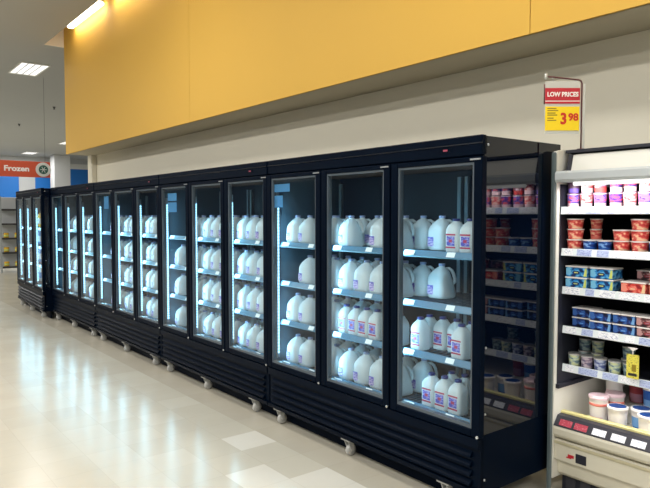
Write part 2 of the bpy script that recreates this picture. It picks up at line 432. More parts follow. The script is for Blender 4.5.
# ------------------------------------------------------------------ freezers
W2 = 1.0; PITCH = .675; GW = .2775
YF, YB = 0., .72                 # local: front face y=0, back y=.66 (world y = 2.60 + local)
ZG0, ZG1 = .47, 1.862            # glass
SHELF_Z = [.466, .783, 1.080, 1.375]
def make_freezer(loc, rz, label):
    t = empty('glass_door_freezer', loc, label, 'freezer', 'black three-door glass freezers', rz)
    b = MB()
    b.box(-W2+.012, W2-.012, YF+.05, YB, .12, .40, M['black'])                       # machine base
    b.box(-W2+.012, W2-.012, YB-.04, YB, .40, 1.995, M['inner'])                        # back
    b.box(-W2+.012, W2-.012, YF+.05, YB-.04, 1.88, 1.995, M['black'])                # top
    b.box(-W2+.012, -W2+.045, YF+.05, YB-.04, .40, 1.88, M['liner'])
    b.box(W2-.045, W2-.012, YF+.05, YB-.04, .40, 1.88, M['liner'])
    b.box(-W2+.045, W2-.045, YF+.05, YB-.04, .40, .43, M['liner'])
    b.box(-W2+.012, W2-.012, YF+.05, YF+.075, .40, ZG0-.005, M['black'])
    for x in (-PITCH/2, PITCH/2): b.box(x-.022, x+.022, YF+.044, YF+.066, .43, 1.88, M['black'])
    b.build('body', t)
    # side panels: gloss upper, matte foot
    for s in (-1, 1):
        p = MB()
        x0, x1 = sorted((s*(W2-.012), s*W2))
        p.box(x0, x1, YF+.03, YB, .44, 1.995, M['gloss'], .002); p.box(x0, x1, YF+.03, YB, .12, .439, M['black'], .002); sp = p.build('side_panel', t)
        for z in (.20, .55, .90, 1.95):
            q = MB(); q.lathe([(.007, 0), (.006, .003)], M['steel'], 8, M4=Matrix.Translation((s*W2, YF+.055, z)) @ Matrix.Rotation(s*PI/2, 4, 'Y')); q.build('bolt', sp)
    h = MB(); h.box(-W2, W2, YF+.005, YF+.05, 1.895, 2.0, M['black'], .006)
    h.box(-W2, W2, YF+.001, YF+.01, 1.955, 1.962, M['gloss'])
    h.build('header', t)
    bg = MB(); bg.box(.72, .80, YF+.002, YF+.006, 1.925, 1.945, M['black']); bg.box(.745, .775, YF+.0005, YF+.003, 1.93, 1.94, M['badge_r'])
    bg.build('badge', t)
    # louvred machine grille
    g = MB(); g.box(-W2, W2, YF+.02, YF+.05, .12, .425, M['blackm'], .004)
    for z in (.165, .215, .265, .315):
        g.prism([(YF+.022, z+.034), (YF-.004, z+.012), (YF-.004, z), (YF+.022, z)], -W2+.05, W2-.05, M['blackm'])
    g.prism([(YF+.03, .425), (YF-.002, .425), (YF-.002, .375), (YF+.02, .365), (YF+.03, .365)], -W2, W2, M['blackm'])
    g.prism([(YF+.03, .118), (YF+.002, .122), (YF-.002, .150), (YF+.03, .150)], -W2, W2, M['blackm'])
    g.build('grille', t)
    # doors
    for k in (1, 0, -1):
        cx = k*PITCH
        d = MB(); hw = PITCH/2-.006
        d.box(cx-hw, cx-GW, YF, YF+.042, .43, 1.89, M['black'], .004)
        d.box(cx+GW, cx+hw, YF, YF+.042, .43, 1.89, M['black'], .004)
        d.box(cx-GW, cx+GW, YF, YF+.042, .43, ZG0, M['black'], .004)
        d.box(cx-GW, cx+GW, YF, YF+.042, ZG1, 1.89, M['black'], .004)
        dr = d.build('door', t)
        gk = MB()
        for (x0, x1, z0, z1) in ((cx-GW, cx-GW+.012, ZG0, ZG1), (cx+GW-.012, cx+GW, ZG0, ZG1), (cx-GW+.012, cx+GW-.012, ZG0, ZG0+.018), (cx-GW+.012, cx+GW-.012, ZG1-.012, ZG1)):
            gk.box(x0, x1, YF+.008, YF+.04, z0, z1, M['gasket'])
        gk.build('gasket', dr)
        gp = MB(); gp.box(cx-GW+.004, cx+GW-.004, YF+.018, YF+.024, ZG0+.004, ZG1-.004, M['glass']); gp.build('pane', dr)
        hg = MB(); hg.box(cx+hw-.075, cx+hw-.008, YF-.004, YF+.001, 1.872, 1.880, M['steel'])
        hg.build('hinge', dr)
        hg = MB(); hg.lathe([(.008, 0), (.008, .006)], M['steel'], 8, M4=Matrix.Translation((cx+hw-.012, YF, .437)) @ Matrix.Rotation(PI/2, 4, 'X'))
        hg.build('bolt', dr)
    # lamps on the far jamb of every door
    for k in (1, 0, -1):
        x = k*PITCH-PITCH/2+.0225
        if k == -1: x = -W2+.0455
        ls = MB(); ls.prism([(x, .046), (x+.020, .046), (x+.020, .050), (x+.004, .050), (x+.004, .076), (x, .076)], .50, 1.76, M['post'], 'z')
        ls.add([(x+.0045, .052, .53), (x+.0045, .074, .53), (x+.0045, .074, 1.70), (x+.0045, .052, 1.70)], [(0, 1, 2, 3)], M['led']); ls.build('light_strip', t)
        o, l = area('freezer_lamp', (x+.022, .070, 1.11), (1, .6, 0), 1.2, .02, LEDP, (.36, .77, 1.)); aim(o, (1, .75, 0), (0, 0, 1))
        l.size, l.size_y = .04, 1.2
        o.parent = t
    # shelf standards at the back
    st = MB()
    for x in (-W2+.07, -PITCH/2-.03, -PITCH/2+.03, PITCH/2-.03, PITCH/2+.03, W2-.07):
        st.box(x-.014, x+.014, YB-.065, YB-.04, .45, 1.84, M['post'])
    st.build('shelf_standard', t)
    # shelves per bay
    for i, z in enumerate(SHELF_Z):
        for k in (1, 0, -1):
            x0, x1 = k*PITCH-PITCH/2+.004, k*PITCH+PITCH/2-.004
            if k == -1: x0 = -W2+.05
            if k == 1: x1 = W2-.05
            s = MB()
            s.box(x0, x1, .1075, .12, z-.010, z, M['shelf']); s.box(x0, x1, YB-.08, YB-.066, z-.010, z, M['shelf'])
            n = 15
            for j in range(n):
                xx = x0+.01+(x1-x0-.02)*j/(n-1); s.box(xx-.003, xx+.003, .115, YB-.07, z-.006, z, M['shelf'])
            for yy in (.27, .39, .5): s.box(x0, x1, yy-.004, yy+.004, z-.012, z-.006, M['shelf'])
            sh = s.build('shelf', t)
            r = MB(); r.prism([(.080, z-.022), (.096, z+.010), (.107, z+.010), (.107, z-.03), (.087, z-.03)], x0, x1, M['rail'])
            for (fx, fw) in ((.03, .085), (.36, .06)):
                r.prism([(.0785, z-.019), (.0925, z+.008), (.0945, z+.008), (.0805, z-.019)], x0+fx, x0+fx+fw, M['railtag'])
            r.build('price_rail', sh)
    kp = MB(); kp.box(-W2+.03, W2-.03, .115, .125, .006, .12, M['black']); kp.build('undershade_plate', t)  # added black plate standing in for the shade under the cabinet
    # casters
    for y, xs in ((.046, (W2-.25, -.09, -W2+.10)), (.52, (W2-.25, -W2+.25))):
        for x in xs:
            c = MB(); c.box(x-.045, x+.045, y-.035, y+.035, .106, .12, M['caster'], .003)
            for q in (-.022, .017): c.prism([(y-.026, .107), (y+.024, .107), (y+.03, .04), (y+.006, .034)], x+q, x+q+.005, M['caster'])
            c.lathe([(.014, -.016), (.034, -.015), (.038, -.008), (.038, .008), (.034, .015), (.014, .016)], M['caster'], 16,
                    M4=Matrix.Translation((x, y+.016, .038)) @ Matrix.Rotation(PI/2, 4, 'Y'))
            c.build('caster', t)
    return t
LEDP = 3.0
UX = [-3.045, -5.06, -7.075, -9.09]
ordn = ['first', 'second', 'third', 'fourth', 'fifth']
FZ = [make_freezer((UX[0], 2.60, 0), 0, 'black three-door glass milk freezer beside the open dairy case')]
def dup_freezer(loc, rz, label):
    r = dup(FZ[0], loc, rz, label)
    FZ.append(r); return r
for i in (1, 2, 3):
    dup_freezer((UX[i], 2.60, 0), 0, f'black three-door glass milk freezer, {ordn[i]} in the row counting from the dairy case')
th = math.radians(2.0)
U5 = (-10.13, 2.475)
dup_freezer((U5[0]-1.0*math.cos(th), U5[1]+1.0*math.sin(th), 0), -th, 'black three-door freezer of frozen food at the far end, standing slightly forward')

# ------------------------------------------------------------------ milk jugs
def gallon():
    t = empty('milk_jug', (0, 0, 0), '', 'milk jug')
    prof = [(.066, 0), (.0725, .008), (.0745, .03), (.0745, .125), (.073, .145), (.068, .165), (.056, .19), (.038, .211), (.022, .224), (.0185, .228), (.0185, .236)]
    rnd = [4, 4.5, 5, 5, 4.5, 4, 3, 2.4, 2, 2, 2]
    b = MB(); seg = 24; vs = []
    hd = math.radians(45)
    for i, (r, z) in enumerate(prof):
        for k in range(seg):
            a = 2*PI*(k+.5)/seg; c, q = math.cos(a), math.sin(a); e = rnd[i]
            d = (abs(c)**e+abs(q)**e)**(-1/e)
            da = (a-hd+PI) % (2*PI)-PI
            f = 1-.42*math.exp(-(da/.42)**2)*math.exp(-((z-.165)/.05)**2)
            vs.append((r*d*c*f, r*d*q*f, z))
    fs = [[i*seg+k, i*seg+(k+1) % seg, (i+1)*seg+(k+1) % seg, (i+1)*seg+k] for i in range(len(prof)-1) for k in range(seg)]
    fs += [list(range(seg))[::-1], [(len(prof)-1)*seg+k for k in range(seg)]]
    b.add(vs, fs, M['jug'], True)
    c, q = math.cos(hd), math.sin(hd)
    b.tube([(r*c, r*q, z) for (r, z) in ((.02, .212), (.045, .212), (.062, .198), (.074, .172), (.082, .14), (.083, .115), (.07, .10))], [.008, .011, .0115, .0115, .0115, .011, .009], M['jug'], 8)
    b.build('bottle', t)
    k = MB(); k.lathe([(.0205, .231), (.0215, .233), (.0215, .246), (.020, .248)], M['capw'], 14); k.build('cap', t)
    l = MB(); l.box(-.056, -.008, -.0758, -.0745, .028, .085, M['lab_p']); l.box(-.056, -.008, -.0758, -.0745, .0855, .094, M['lab_b']); l.build('label', t)
    return t
def half_gallon():
    t = empty('half_gallon_jug', (0, 0, 0), '', 'milk jug')
    prof = [(.044, 0), (.048, .006), (.049, .02), (.049, .145), (.047, .16), (.038, .185), (.024, .203), (.0185, .209), (.0185, .218)]
    rnd = [5, 6, 7, 7, 6, 4, 2.6, 2, 2]
    b = MB(); b.lathe(prof, M['jug'], 24, rnd)
    b.tube([(.0, .012, .205), (.0, .036, .2), (0, .049, .178), (0, .052, .15), (0, .049, .125)], [.006, .008, .008, .008, .006], M['jug'], 8)
    b.build('bottle', t)
    k = MB(); k.lathe([(.0205, .212), (.0215, .214), (.0215, .227), (.020, .229)], M['cap'], 14); k.build('cap', t)
    l = MB()
    l.box(-.036, .036, -.0505, -.049, .118, .128, M['lab_r'])
    l.box(-.030, .030, -.0505, -.049, .05, .112, M['lab_b'])
    l.box(-.036, .036, -.0505, -.049, .034, .044, M['lab_r'])
    l.box(-.012, .012, -.051, -.0505, .072, .092, M['lab_r'])
    l.build('label', t)
    return t
JG, JH = gallon(), half_gallon()
used = {'g': False, 'h': False}
CAM = Vector((0, 0, 1.59))
def door_of(u, xl, yl):
    """which glass door shows a thing at local (xl, yl) of unit u, and how much of it"""
    X = UX[u]+xl; Y = 2.60+yl
    p = X*2.615/Y-UX[u]
    best = max((1, 0, -1), key=lambda k: -abs(p-k*PITCH))
    return best, p-best*PITCH
def jug_group(u, k): return f'milk jugs behind glass door {u*3+1-k+1}'
counts = {}
DW = ['first', 'second', 'third', 'fourth', 'fifth', 'sixth', 'seventh', 'eighth', 'ninth', 'tenth', 'eleventh', 'twelfth']
SW = ['bottom', 'second', 'third', 'top']
pending = []
def jug(kind, u, s, xl, yl, row, rz=None, dz=0.):
    k, off = door_of(u, xl, yl-.050)
    w = .075 if kind == 'g' else .05
    if abs(off) > GW+w-.03: return
    pending.append((u, 1-k, s, row, xl, yl-.050, kind, rz if rz is not None else random.uniform(-.04, .04)))
# unit next to the dairy case: built door by door as photographed
G, HG = .157, .103
for s in range(4):
    pass
x0l = -W2+.05
# (far bay and middle bay share the gallon columns)
def cols(n, x0, w, skip=()): return [x0+w*(i+.5) for i in range(n) if i not in skip]
# doors three and two
for s in (3, 2, 1, 0):
    for i, x in enumerate(cols(8, x0l+.010, G)):
        if s == 1 and i > 3: continue
        if s == 2 and i == 0: continue
        if s == 3 and i == 5: continue
        jug('g', 0, s, x, .237, 0)
    for x in cols(4, -.72, G): jug('g', 0, s, x, .42, 1)
for x in cols(6, x0l+.016+4*G, HG): jug('h', 0, 1, x, .215, 0)
# U1 near bay (door one)
xn = PITCH/2+.01
for s in (3, 2):
    for x in cols(3, .045, .156): jug('g', 0, s, x, .40, 1)
for x in (xn+.355, xn+.455): jug('h', 0, 3, x, .215, 0)
for x in cols(5, xn+.0, .108): jug('h', 0, 1, x, .33, 1)
for x in (xn+.085, xn+.40): jug('h', 0, 1, x, .217, 0)
for x in cols(2, .06, .156): jug('g', 0, 0, x, .40, 1)
for x in (xn+.185, xn+.285, xn+.385): jug('h', 0, 0, x, .21, 0)
for x in (xn+.235, xn+.335, xn+.435): jug('h', 0, 0, x, .33, 1)
# the other milk units, fuller
for u in (1, 2, 3):
    for s in range(4):
        for i, x in enumerate(cols(12, x0l+.010, G)):
            if u == 3 and i < 3: continue
            if u == 2 and i < 1 : continue
            if u == 1 and i == 0 and s in (3,): continue
            jug('g', u, s, x, .235+random.uniform(.002, .012), 0)
            if u in (1,) or (u == 2 and s >= 2): jug('g', u, s, x+random.uniform(-.01, .01), .40, 1)
pending.sort(key=lambda p: (p[0], p[1], p[2], p[3], -p[4]))
cnt = {}
for (u, dk, s, row, xl, yl, kind, rz) in pending:
    key = (u, dk, s, row, kind); n = cnt.get(key, 0); cnt[key] = n+1
    nm = {'g': 'gallon', 'h': 'half-gallon'}[kind]
    front = 'front' if row == 0 else 'rear'
    lab = f'{DW[n]} {front}-row {nm} milk jug from dairy case end, {SW[s]} shelf, {DW[u*3+dk]} glass door'
    z = SHELF_Z[s]+.0005
    loc = (UX[u]+xl, 2.60+yl, z)
    src = JG if kind == 'g' else JH
    grp = 'gallon milk jugs on the freezer shelves' if kind == 'g' else 'half-gallon milk jugs on the freezer shelves'
    if not used[kind]:
        used[kind] = True; src.location = loc; src.rotation_euler = (0, 0, rz); src['label'] = lab; src['group'] = grp
    else: dup(src, loc, rz, lab, grp)
for o_ in bpy.data.objects:
    if o_.get('category') == 'milk jug': o_.scale = (.952, .952, .85)
print('JUGS', len(pending))

# frozen food in the end freezer
def bag_proto(m1, m2, name):
    b = MB(); nx, nz = 7, 9; w, h, d = .19, .25, .07
    for sgn in (-1, 1):
        vs = []; 
        for j in range(nz):
            for i in range(nx):
                u, v = i/(nx-1), j/(nz-1)
                p = (max(0, 1-(2*u-1)**4)*max(0, 1-(2*v-1)**6))**.5
                vs.append(((u-.5)*w, sgn*d/2*p, v*h))
        for j in range(nz-1):
            fs = [[j*nx+i, j*nx+i+1, (j+1)*nx+i+1, (j+1)*nx+i] for i in range(nx-1)]
            b.add(vs, fs, m2 if 2 <= j <= 4 else m1, True)
    return b
M['bag_y'] = mat('yellow bag', (236, 186, 40), .35); M['bag_b'] = mat('blue bag', (60, 130, 196), .35); M['bag_w'] = mat('pale bag', (210, 220, 228), .35)
c5, s5 = math.cos(-th), math.sin(-th)
def u5(x, y): return (FZ[4].location.x+x*c5-y*s5, FZ[4].location.y+x*s5+y*c5)
bags = {}
for col, m1, m2, sh in (('yellow', M['bag_y'], M['bag_w'], (3,)), ('blue', M['bag_b'], M['bag_w'], (2, 1)), ('pale', M['bag_w'], M['bag_b'], (0,))):
    pr = None
    for s in sh:
        for i, x in enumerate((.72, .48, .25, .02, -.22, -.45)):
            if col == 'yellow' and i > 4: continue
            lab = f'{DW[i]} {col} bag of frozen food from the milk end, {SW[s]} shelf of end freezer'
            X, Y = u5(x, .24)
            if pr is None:
                pr = bag_proto(m1, m2, 'bag').build('frozen_food_bag'); o = pr
                tag(o, lab, 'bag', 'bags of frozen food'); o.location = (X, Y, SHELF_Z[s]+.003); o.rotation_euler = (0, 0, -th)
            else: o = dup(pr, (X, Y, SHELF_Z[s]+.003), -th, lab)

# paper notices taped inside three far bays
nt = 0
for (u, xl, w, z, h, lab) in (
    (0, -.865, .25, 1.790, .058, 'wide blue paper notice, upper one behind third glass door'),
    (0, -.905, .15, 1.690, .088, 'small blue paper notice, lower one behind third glass door'),
    (1, -.745, .20, 1.765, .075, 'blue paper notice, upper one behind the sixth glass door'),
    (1, -.745, .20, 1.665, .095, 'blue paper notice, lower one behind the sixth glass door'),
    (2, -.62, .16, 1.74, .15, 'pale blue paper notice behind the ninth glass door')):
    b = MB(); b.box(-w/2, w/2, 0, .001, -h/2, h/2, M['notice'])
    o = b.build('paper_notice'); o.location = (UX[u]+xl, 2.6265, z); tag(o, lab, 'notice', 'paper notices in the freezers')

# ------------------------------------------------------------------ open dairy case
CX0, CX1 = -2.010, 1.2
t = empty('open_dairy_case', (0, 0, 0), 'cream open-front dairy case full of yogurt and tubs beside the freezers', 'display case')
DC = t
b = MB(); b.box(CX0, CX1, 4.02, 4.10, .1, 1.93, M['dark']); b.build('back_panel', t)
b = MB()
prof = [(3.195, .09), (3.195, 1.945), (3.24, 1.955), (4.1, 1.955), (4.1, .09)]
b.prism(prof, CX0, CX0+.024, M['white'])
b.build('end_panel', t)
b = MB(); b.box(CX0-.008, CX0+.021, 3.180, 3.1945, .02, 1.94, M['guard'], .006); b.build('corner_guard', t)
b = MB(); b.box(CX0+.0245, CX0+.029, 3.222, 4.02, .62, 1.76, M['dark']); b.build('inner_lining', t)
b = MB(); b.box(CX0+.0245, CX0+.045, 3.21, 3.64, .607, .632, M['dark'], .002); b.build('side_rail', t)
# canopy
b = MB()
b.prism([(3.245, 1.83), (3.27, 1.925), (3.31, 1.935), (4.05, 1.935), (4.05, 1.80), (3.40, 1.80), (3.38, 1.83)], CX0+.075, CX1, M['white'])
b.prism([(3.235, 1.832), (3.262, 1.93), (3.31, 1.9355), (3.31, 1.832)], CX0+.052, CX0+.0745, M['dark']); b.build('canopy', t)  # dark strip fills the gap by the end panel, in place of its shade
b = MB(); b.box(CX0+.035, CX1, 3.255, 4.05, 1.936, 1.953, M['dark']); b.build('top_trim', t)
b = MB(); b.prism([(3.175, 1.77), (3.165, 1.785), (3.165, 1.82), (3.175, 1.832), (3.25, 1.832), (3.25, 1.77)], CX0+.0275, CX1, M['bar']); b.build('canopy_nose', t)
b = MB(); b.tube([(CX0+.12, 3.205, 1.763), (CX1-.1, 3.205, 1.763)], .013, M['tubec'] if 'tubec' in M else M['lamp'], 10); b.build('lamp_tube', t)
DCP = 17.
xx = CX0+.10
while xx < CX1-.5:
    o, d = area('case_lamp', (xx+.30, 3.205, 1.747), (0, .55, -1), .6, .04, DCP*.6/3., (1., .97, .97)); aim(o, (0, .22, -1), (0, 1, 0)); d.size, d.size_y = .6, .03
    xx += .6
# base, tub, lip
b = MB()
b.prism([(3.36, .12), (3.30, .12), (3.29, .20), (3.29, .392), (3.585, .392), (3.585, .485), (4.02, .490), (4.02, .37), (3.36, .37)], CX0+.035, CX1, M['white'])
b.build('tub', t)
b = MB()
b.prism([(3.2, 0.3380), (3.19, 0.3530), (3.19, 0.3830), (3.197, 0.3980), (3.215, 0.4050), (3.235, 0.4440), (3.265, 0.4480), (3.295, 0.4320), (3.3, 0.3130), (3.245, 0.3130)], CX0+.026, CX1, M['cream'])
b.build('front_bumper', t)
b = MB(); b.prism([(3.270, 0.4500), (3.270, 0.4660), (3.274, 0.4690), (3.300, 0.4690), (3.304, 0.4380), (3.295, 0.4330)], CX0+.026, CX1, M['lipy']); b.build('lip_trim', t)
b = MB()
b.prism([(3.195, 0.3970), (3.1955, 0.4000), (3.2335, 0.4510), (3.2690, 0.4560), (3.2690, 0.4520), (3.234, 0.4455), (3.21, 0.4030)], CX0+.026, CX1, M['darkrail'])
x = CX0+.055
tagm = ['tag_r', 'tag_r', 'tag_w', 'tag_w', 'tag_w', 'tag_r', 'tag_w', 'tag_w', 'tag_w', 'tag_w', 'tag_r', 'tag_w']
for i, tm in enumerate(tagm):
    w = .075
    b.prism([(3.2005, 0.4055), (3.1985, 0.4065), (3.2205, 0.4360), (3.2225, 0.4350)], x, x+w, M[tm])
    x += w+(.015 if i == 0 else .03)
b.build('price_rail', t)
b = MB()
b.prism([(3.215, 0.3180), (3.21, 0.3080), (3.21, 0.2030), (3.23, 0.2100), (3.32, 0.2000), (3.32, 0.3180)], CX0+.026, CX1, M['cream'])
b.prism([(3.208, 0.3110), (3.205, 0.3060), (3.205, 0.2950), (3.211, 0.2910)], CX0+.026, CX1, M['creamd'])
b.build('lower_panel', t)
b = MB(); b.box(-1.90, -1.865, 3.2075, 3.211, .235, .251, M['signred']); b.box(-1.91, -1.88, 3.2075, 3.211, .229, .235, M['signred'])
b.box(-1.853, -1.792, 3.206, 3.211, .218, .268, M['dark']); b.build('nameplate', t)
b = MB()
b.prism([(3.245, 0.2050), (3.235, 0.1950), (3.245, 0.1200), (3.265, 0.1000), (3.32, 0.1000), (3.32, 0.2050)], CX0+.026, CX1, M['cream']); b.build('kick_panel', t)
b = MB(); b.box(CX0+.026, CX1, 3.295, 3.3, .0, .10, M['dark'])
for i in range(34): b.box(CX0+.05+i*.09, CX0+.05+i*.09+.06, 3.29, 3.295, .02, .085, M['darkrail'])
b.build('toe_grille', t)
b = MB(); b.box(CX0+.06, CX1-.1, 3.285, 3.315, .703, .7165, M['bar'], .002); b.box(CX0+.08, CX1-.12, 3.289, 3.311, .7005, .7025, M['lamp']); b.build('shelf_lamp', t)
for q in range(5):
    o, d = area('well_lamp', (CX0+.38+q*.6, 3.30, .699), (0, 0, -1), .6, .02, .9, (1., .97, .95)); aim(o, (0, .05, -1), (0, 1, 0)); d.size, d.size_y = .6, .02
# shelves
CSH = [.735, .955, 1.180, 1.397, 1.630]      # top surface heights, upward
CDEP = [3.265, 3.26, 3.25, 3.235, 3.225]
for z, y0 in zip(CSH, CDEP):
    s = MB(); s.box(CX0+.030, CX1, y0+.012, 4.02, z-.018, z, M['dark']); sh = s.build('shelf', t)
    r = MB()
    r.prism([(y0, z-.034), (y0+.006, z+.006), (y0+.012, z+.006), (y0+.012, z-.036), (y0+.002, z-.036)], CX0+.030, CX1, M['railtag'])
    x = CX0+.05; i = 0
    while x < CX1-.1:
        w = random.choice((.05, .065, .085, .11))
        if z < .7: w = .035
        m = M['tag_w'] if (z < .7 or i % 3 == 0) else random.choice((M['tag_b'], M['tag_w'], M['tag_b']))
        r.prism([(y0-.0010, z-.031), (y0+.0041, z+.003), (y0+.006, z+.003), (y0+.001, z-.031)], x, x+w, m)
        x += w+random.uniform(.01, .04); i += 1
    r.build('price_rail', sh)

# ---- products
M['pur'] = mat('purple print', (120, 100, 196), .4); M['dpur'] = mat('deep purple print', (84, 52, 140), .4)
M['pink'] = mat('pink white pot', (244, 214, 220), .4); M['red'] = mat('red print', (222, 74, 70), .4)
M['salm'] = mat('salmon print', (236, 128, 112), .4); M['whitep'] = mat('white pot', (246, 240, 236), .35)
M['lid_d'] = mat('dark foil lid', (96, 70, 90), .35); M['lid_s'] = mat('grey foil lid', (150, 150, 150), .3, metal=.4)
M['cream_p'] = mat('cream print', (250, 216, 170), .4)
M['bluep'] = mat('blue print', (40, 96, 184), .4); M['lblue'] = mat('light blue print', (120, 172, 226), .4)
M['cyanb'] = mat('cyan blue carton', (24, 120, 190), .4); M['lime'] = mat('lime corner', (214, 222, 120), .4)
M['navy'] = mat('navy carton', (28, 44, 100), .4); M['brown'] = mat('brown carton', (92, 52, 58), .4)
M['teal'] = mat('grey green print', (120, 150, 150), .4); M['sage'] = mat('pale green print', (190, 204, 180), .4); M['greyb'] = mat('grey blue print', (120, 130, 170), .4)
M['dred'] = mat('dark red lid', (150, 52, 60), .4); M['dbl'] = mat('dark blue lid', (26, 70, 140), .35)
M['mauve'] = mat('mauve print', (170, 120, 140), .4)

def print_mat(name, c1, c2, c3, scale=38., lo=.44, hi=.56, stretch=(1, 1, 1.6)):
    """printed packaging: soft-edged patches of three inks"""
    m = mat(name, c1, .42); b = m.node_tree.nodes['Principled BSDF']
    tc = N(m, 'ShaderNodeTexCoord'); mp = N(m, 'ShaderNodeMapping'); mp.inputs['Scale'].default_value = stretch
    nz = N(m, 'ShaderNodeTexNoise'); nz.inputs['Scale'].default_value = scale; nz.inputs['Detail'].default_value = 1.
    cr = N(m, 'ShaderNodeValToRGB'); e = cr.color_ramp.elements
    e[0].position = lo-.03; e[0].color = (*s2l(c2), 1); e[1].position = lo+.02; e[1].color = (*s2l(c1), 1)
    x = e.new(hi-.02); x.color = (*s2l(c1), 1); x = e.new(hi+.03); x.color = (*s2l(c3), 1)
    L(m, tc.outputs['Object'], mp.inputs[0]); L(m, mp.outputs[0], nz.inputs['Vector']); L(m, nz.outputs['Fac'], cr.inputs[0]); L(m, cr.outputs[0], b.inputs['Base Color'])
    return m
M['p_pur'] = print_mat('purple pot print', (124, 104, 200), (70, 44, 140), (226, 96, 110))
M['p_pnk'] = print_mat('pink pot print', (236, 130, 130), (214, 64, 70), (250, 210, 200))
M['p_dpr'] = print_mat('deep purple pot print', (92, 60, 156), (60, 36, 110), (222, 84, 96))
M['p_mau'] = print_mat('mauve pot print', (176, 120, 150), (200, 60, 70), (236, 210, 220))
M['p_red'] = print_mat('red tub print', (232, 108, 98), (206, 58, 58), (246, 196, 160))
M['p_blu'] = print_mat('blue tub print', (44, 100, 190), (20, 52, 130), (140, 186, 236))
M['p_cyn'] = print_mat('blue carton print', (28, 128, 200), (14, 44, 96), (120, 190, 226), 30.)
M['p_rdc'] = print_mat('red carton print', (222, 74, 62), (150, 30, 40), (246, 150, 130), 30.)
M['p_nvy'] = print_mat('navy carton print', (26, 46, 112), (14, 22, 52), (60, 104, 176), 30.)
M['p_brn'] = print_mat('brown carton print', (96, 54, 58), (44, 26, 34), (196, 150, 150), 30.)
M['p_sag'] = print_mat('pale green cup print', (176, 194, 184), (104, 132, 144), (214, 220, 170))
M['p_tea'] = print_mat('teal cup print', (116, 146, 154), (80, 100, 130), (170, 190, 190))
M['p_mvc'] = print_mat('mauve cup print', (150, 130, 150), (104, 100, 130), (196, 186, 196))
M['p_gbl'] = print_mat('grey blue cup print', (124, 136, 178), (78, 92, 150), (190, 200, 220))
def cup(name, r, h, body, lower, swoosh, lid, seg=20):
    """tapered pot with printed band, a printed flash on the front and a rolled-rim lid"""
    t = empty(name, (0, 0, 0), '', 'pot'); b = MB()
    pr = [(r*.80, 0), (r*.82, h*.04), (r*.86, h*.30), (r*.89, h*.48), (r*.92, h*.66), (r*.96, h*.88), (r*1.0, h*.90), (r*1.0, h*.93)]
    pt = {1: [(250, 335, swoosh)], 2: [(232, 318, swoosh)], 3: [(214, 262, swoosh)]} if swoosh else None
    b.lathe(pr, [lower, lower, body, body, body, M['whitep'], M['whitep']], seg, patch=pt); b.build('pot', t)
    l = MB(); l.lathe([(r*1.01, h*.925), (r*1.02, h*.94), (r*1.02, h*.99), (r*.97, h), (r*.9, h*.985)], lid, seg); l.build('lid', t)
    return t
def carton(name, w, h, d, m1, m2, m3):
    t = empty(name, (0, 0, 0), '', 'carton'); b = MB()
    b.box(-w/2, w/2, -d/2, d/2, 0, h*.86, m1, .004)
    b.prism([(-w*.16, h*.34), (-w*.10, h*.27), (w*.10, h*.27), (w*.16, h*.34), (w*.16, h*.48), (w*.10, h*.55), (-w*.10, h*.55), (-w*.16, h*.48)], -d/2-.001, -d/2, m2, 'y')
    b.box(-w*.09, w*.09, -d/2-.0016, -d/2-.001, h*.36, h*.45, m3); b.prism([(w*.34, h*.10), (w*.49, h*.10), (w*.49, h*.82), (w*.42, h*.82)], -d/2-.001, -d/2, m3, 'y')
    b.build('carton_body', t)
    l = MB(); l.box(-w/2-.003, w/2+.003, -d/2-.003, d/2+.003, h*.86, h*.995, M['whitep'] if m3 is not M['navy'] else m1, .003); l.build('lid', t)
    return t
PROTO = {}
def place(key, x, y, z, label, group, rz=0., cat=None):
    o = PROTO[key]
    if o.get('placed'):
        r = dup(o, (x, y, z), rz, label, group)
    else:
        o['placed'] = 1; o.location = (x, y, z); o.rotation_euler = (0, 0, rz); o['label'] = label; o['group'] = group; r = o
    return r
PROTO['pur'] = cup('yogurt_cup', .036, .082, M['p_pur'], M['pink'], None, M['lid_d'])
PROTO['pnk'] = cup('yogurt_cup', .036, .082, M['p_pnk'], M['pink'], None, M['lid_d'])
PROTO['dpr'] = cup('yogurt_cup', .036, .082, M['p_dpr'], M['pink'], None, M['lid_d'])
PROTO['mau'] = cup('yogurt_cup', .036, .082, M['p_mau'], M['red'], None, M['lid_d'])
PROTO['gry'] = cup('yogurt_cup', .036, .082, M['lid_d'], M['pur'], None, M['lid_s'])
PROTO['lbl'] = cup('yogurt_cup', .036, .082, M['lblue'], M['bluep'], M['whitep'], M['lid_d'])
PROTO['red'] = cup('red_tub', .046, .057, M['p_red'], M['p_red'], None, M['whitep'])
PROTO['rdk'] = cup('red_tub', .034, .057, M['p_red'], M['salm'], None, M['whitep'])
PROTO['blu'] = cup('blue_tub', .040, .056, M['p_blu'], M['bluep'], None, M['whitep'])
PROTO['cyn'] = carton('yogurt_carton', .128, .062, .11, M['p_cyn'], M['navy'], M['lime'])
PROTO['rdc'] = carton('yogurt_carton', .128, .062, .11, M['p_rdc'], M['salm'], M['cream_p'])
PROTO['nvy'] = carton('yogurt_carton', .118, .055, .11, M['p_nvy'], M['bluep'], M['lblue'])
PROTO['brn'] = carton('yogurt_carton', .118, .055, .11, M['p_brn'], M['dred'], M['mauve'])
PROTO['sag'] = cup('small_dairy_cup', .036, .070, M['p_sag'], M['p_sag'], None, M['lid_s'])
PROTO['tea'] = cup('small_dairy_cup', .036, .070, M['p_tea'], M['p_tea'], None, M['lid_s'])
PROTO['mvc'] = cup('small_dairy_cup', .036, .070, M['p_mvc'], M['p_mvc'], None, M['lid_s'])
PROTO['gbl'] = cup('small_dairy_cup', .036, .070, M['p_gbl'], M['p_gbl'], None, M['lid_s'])
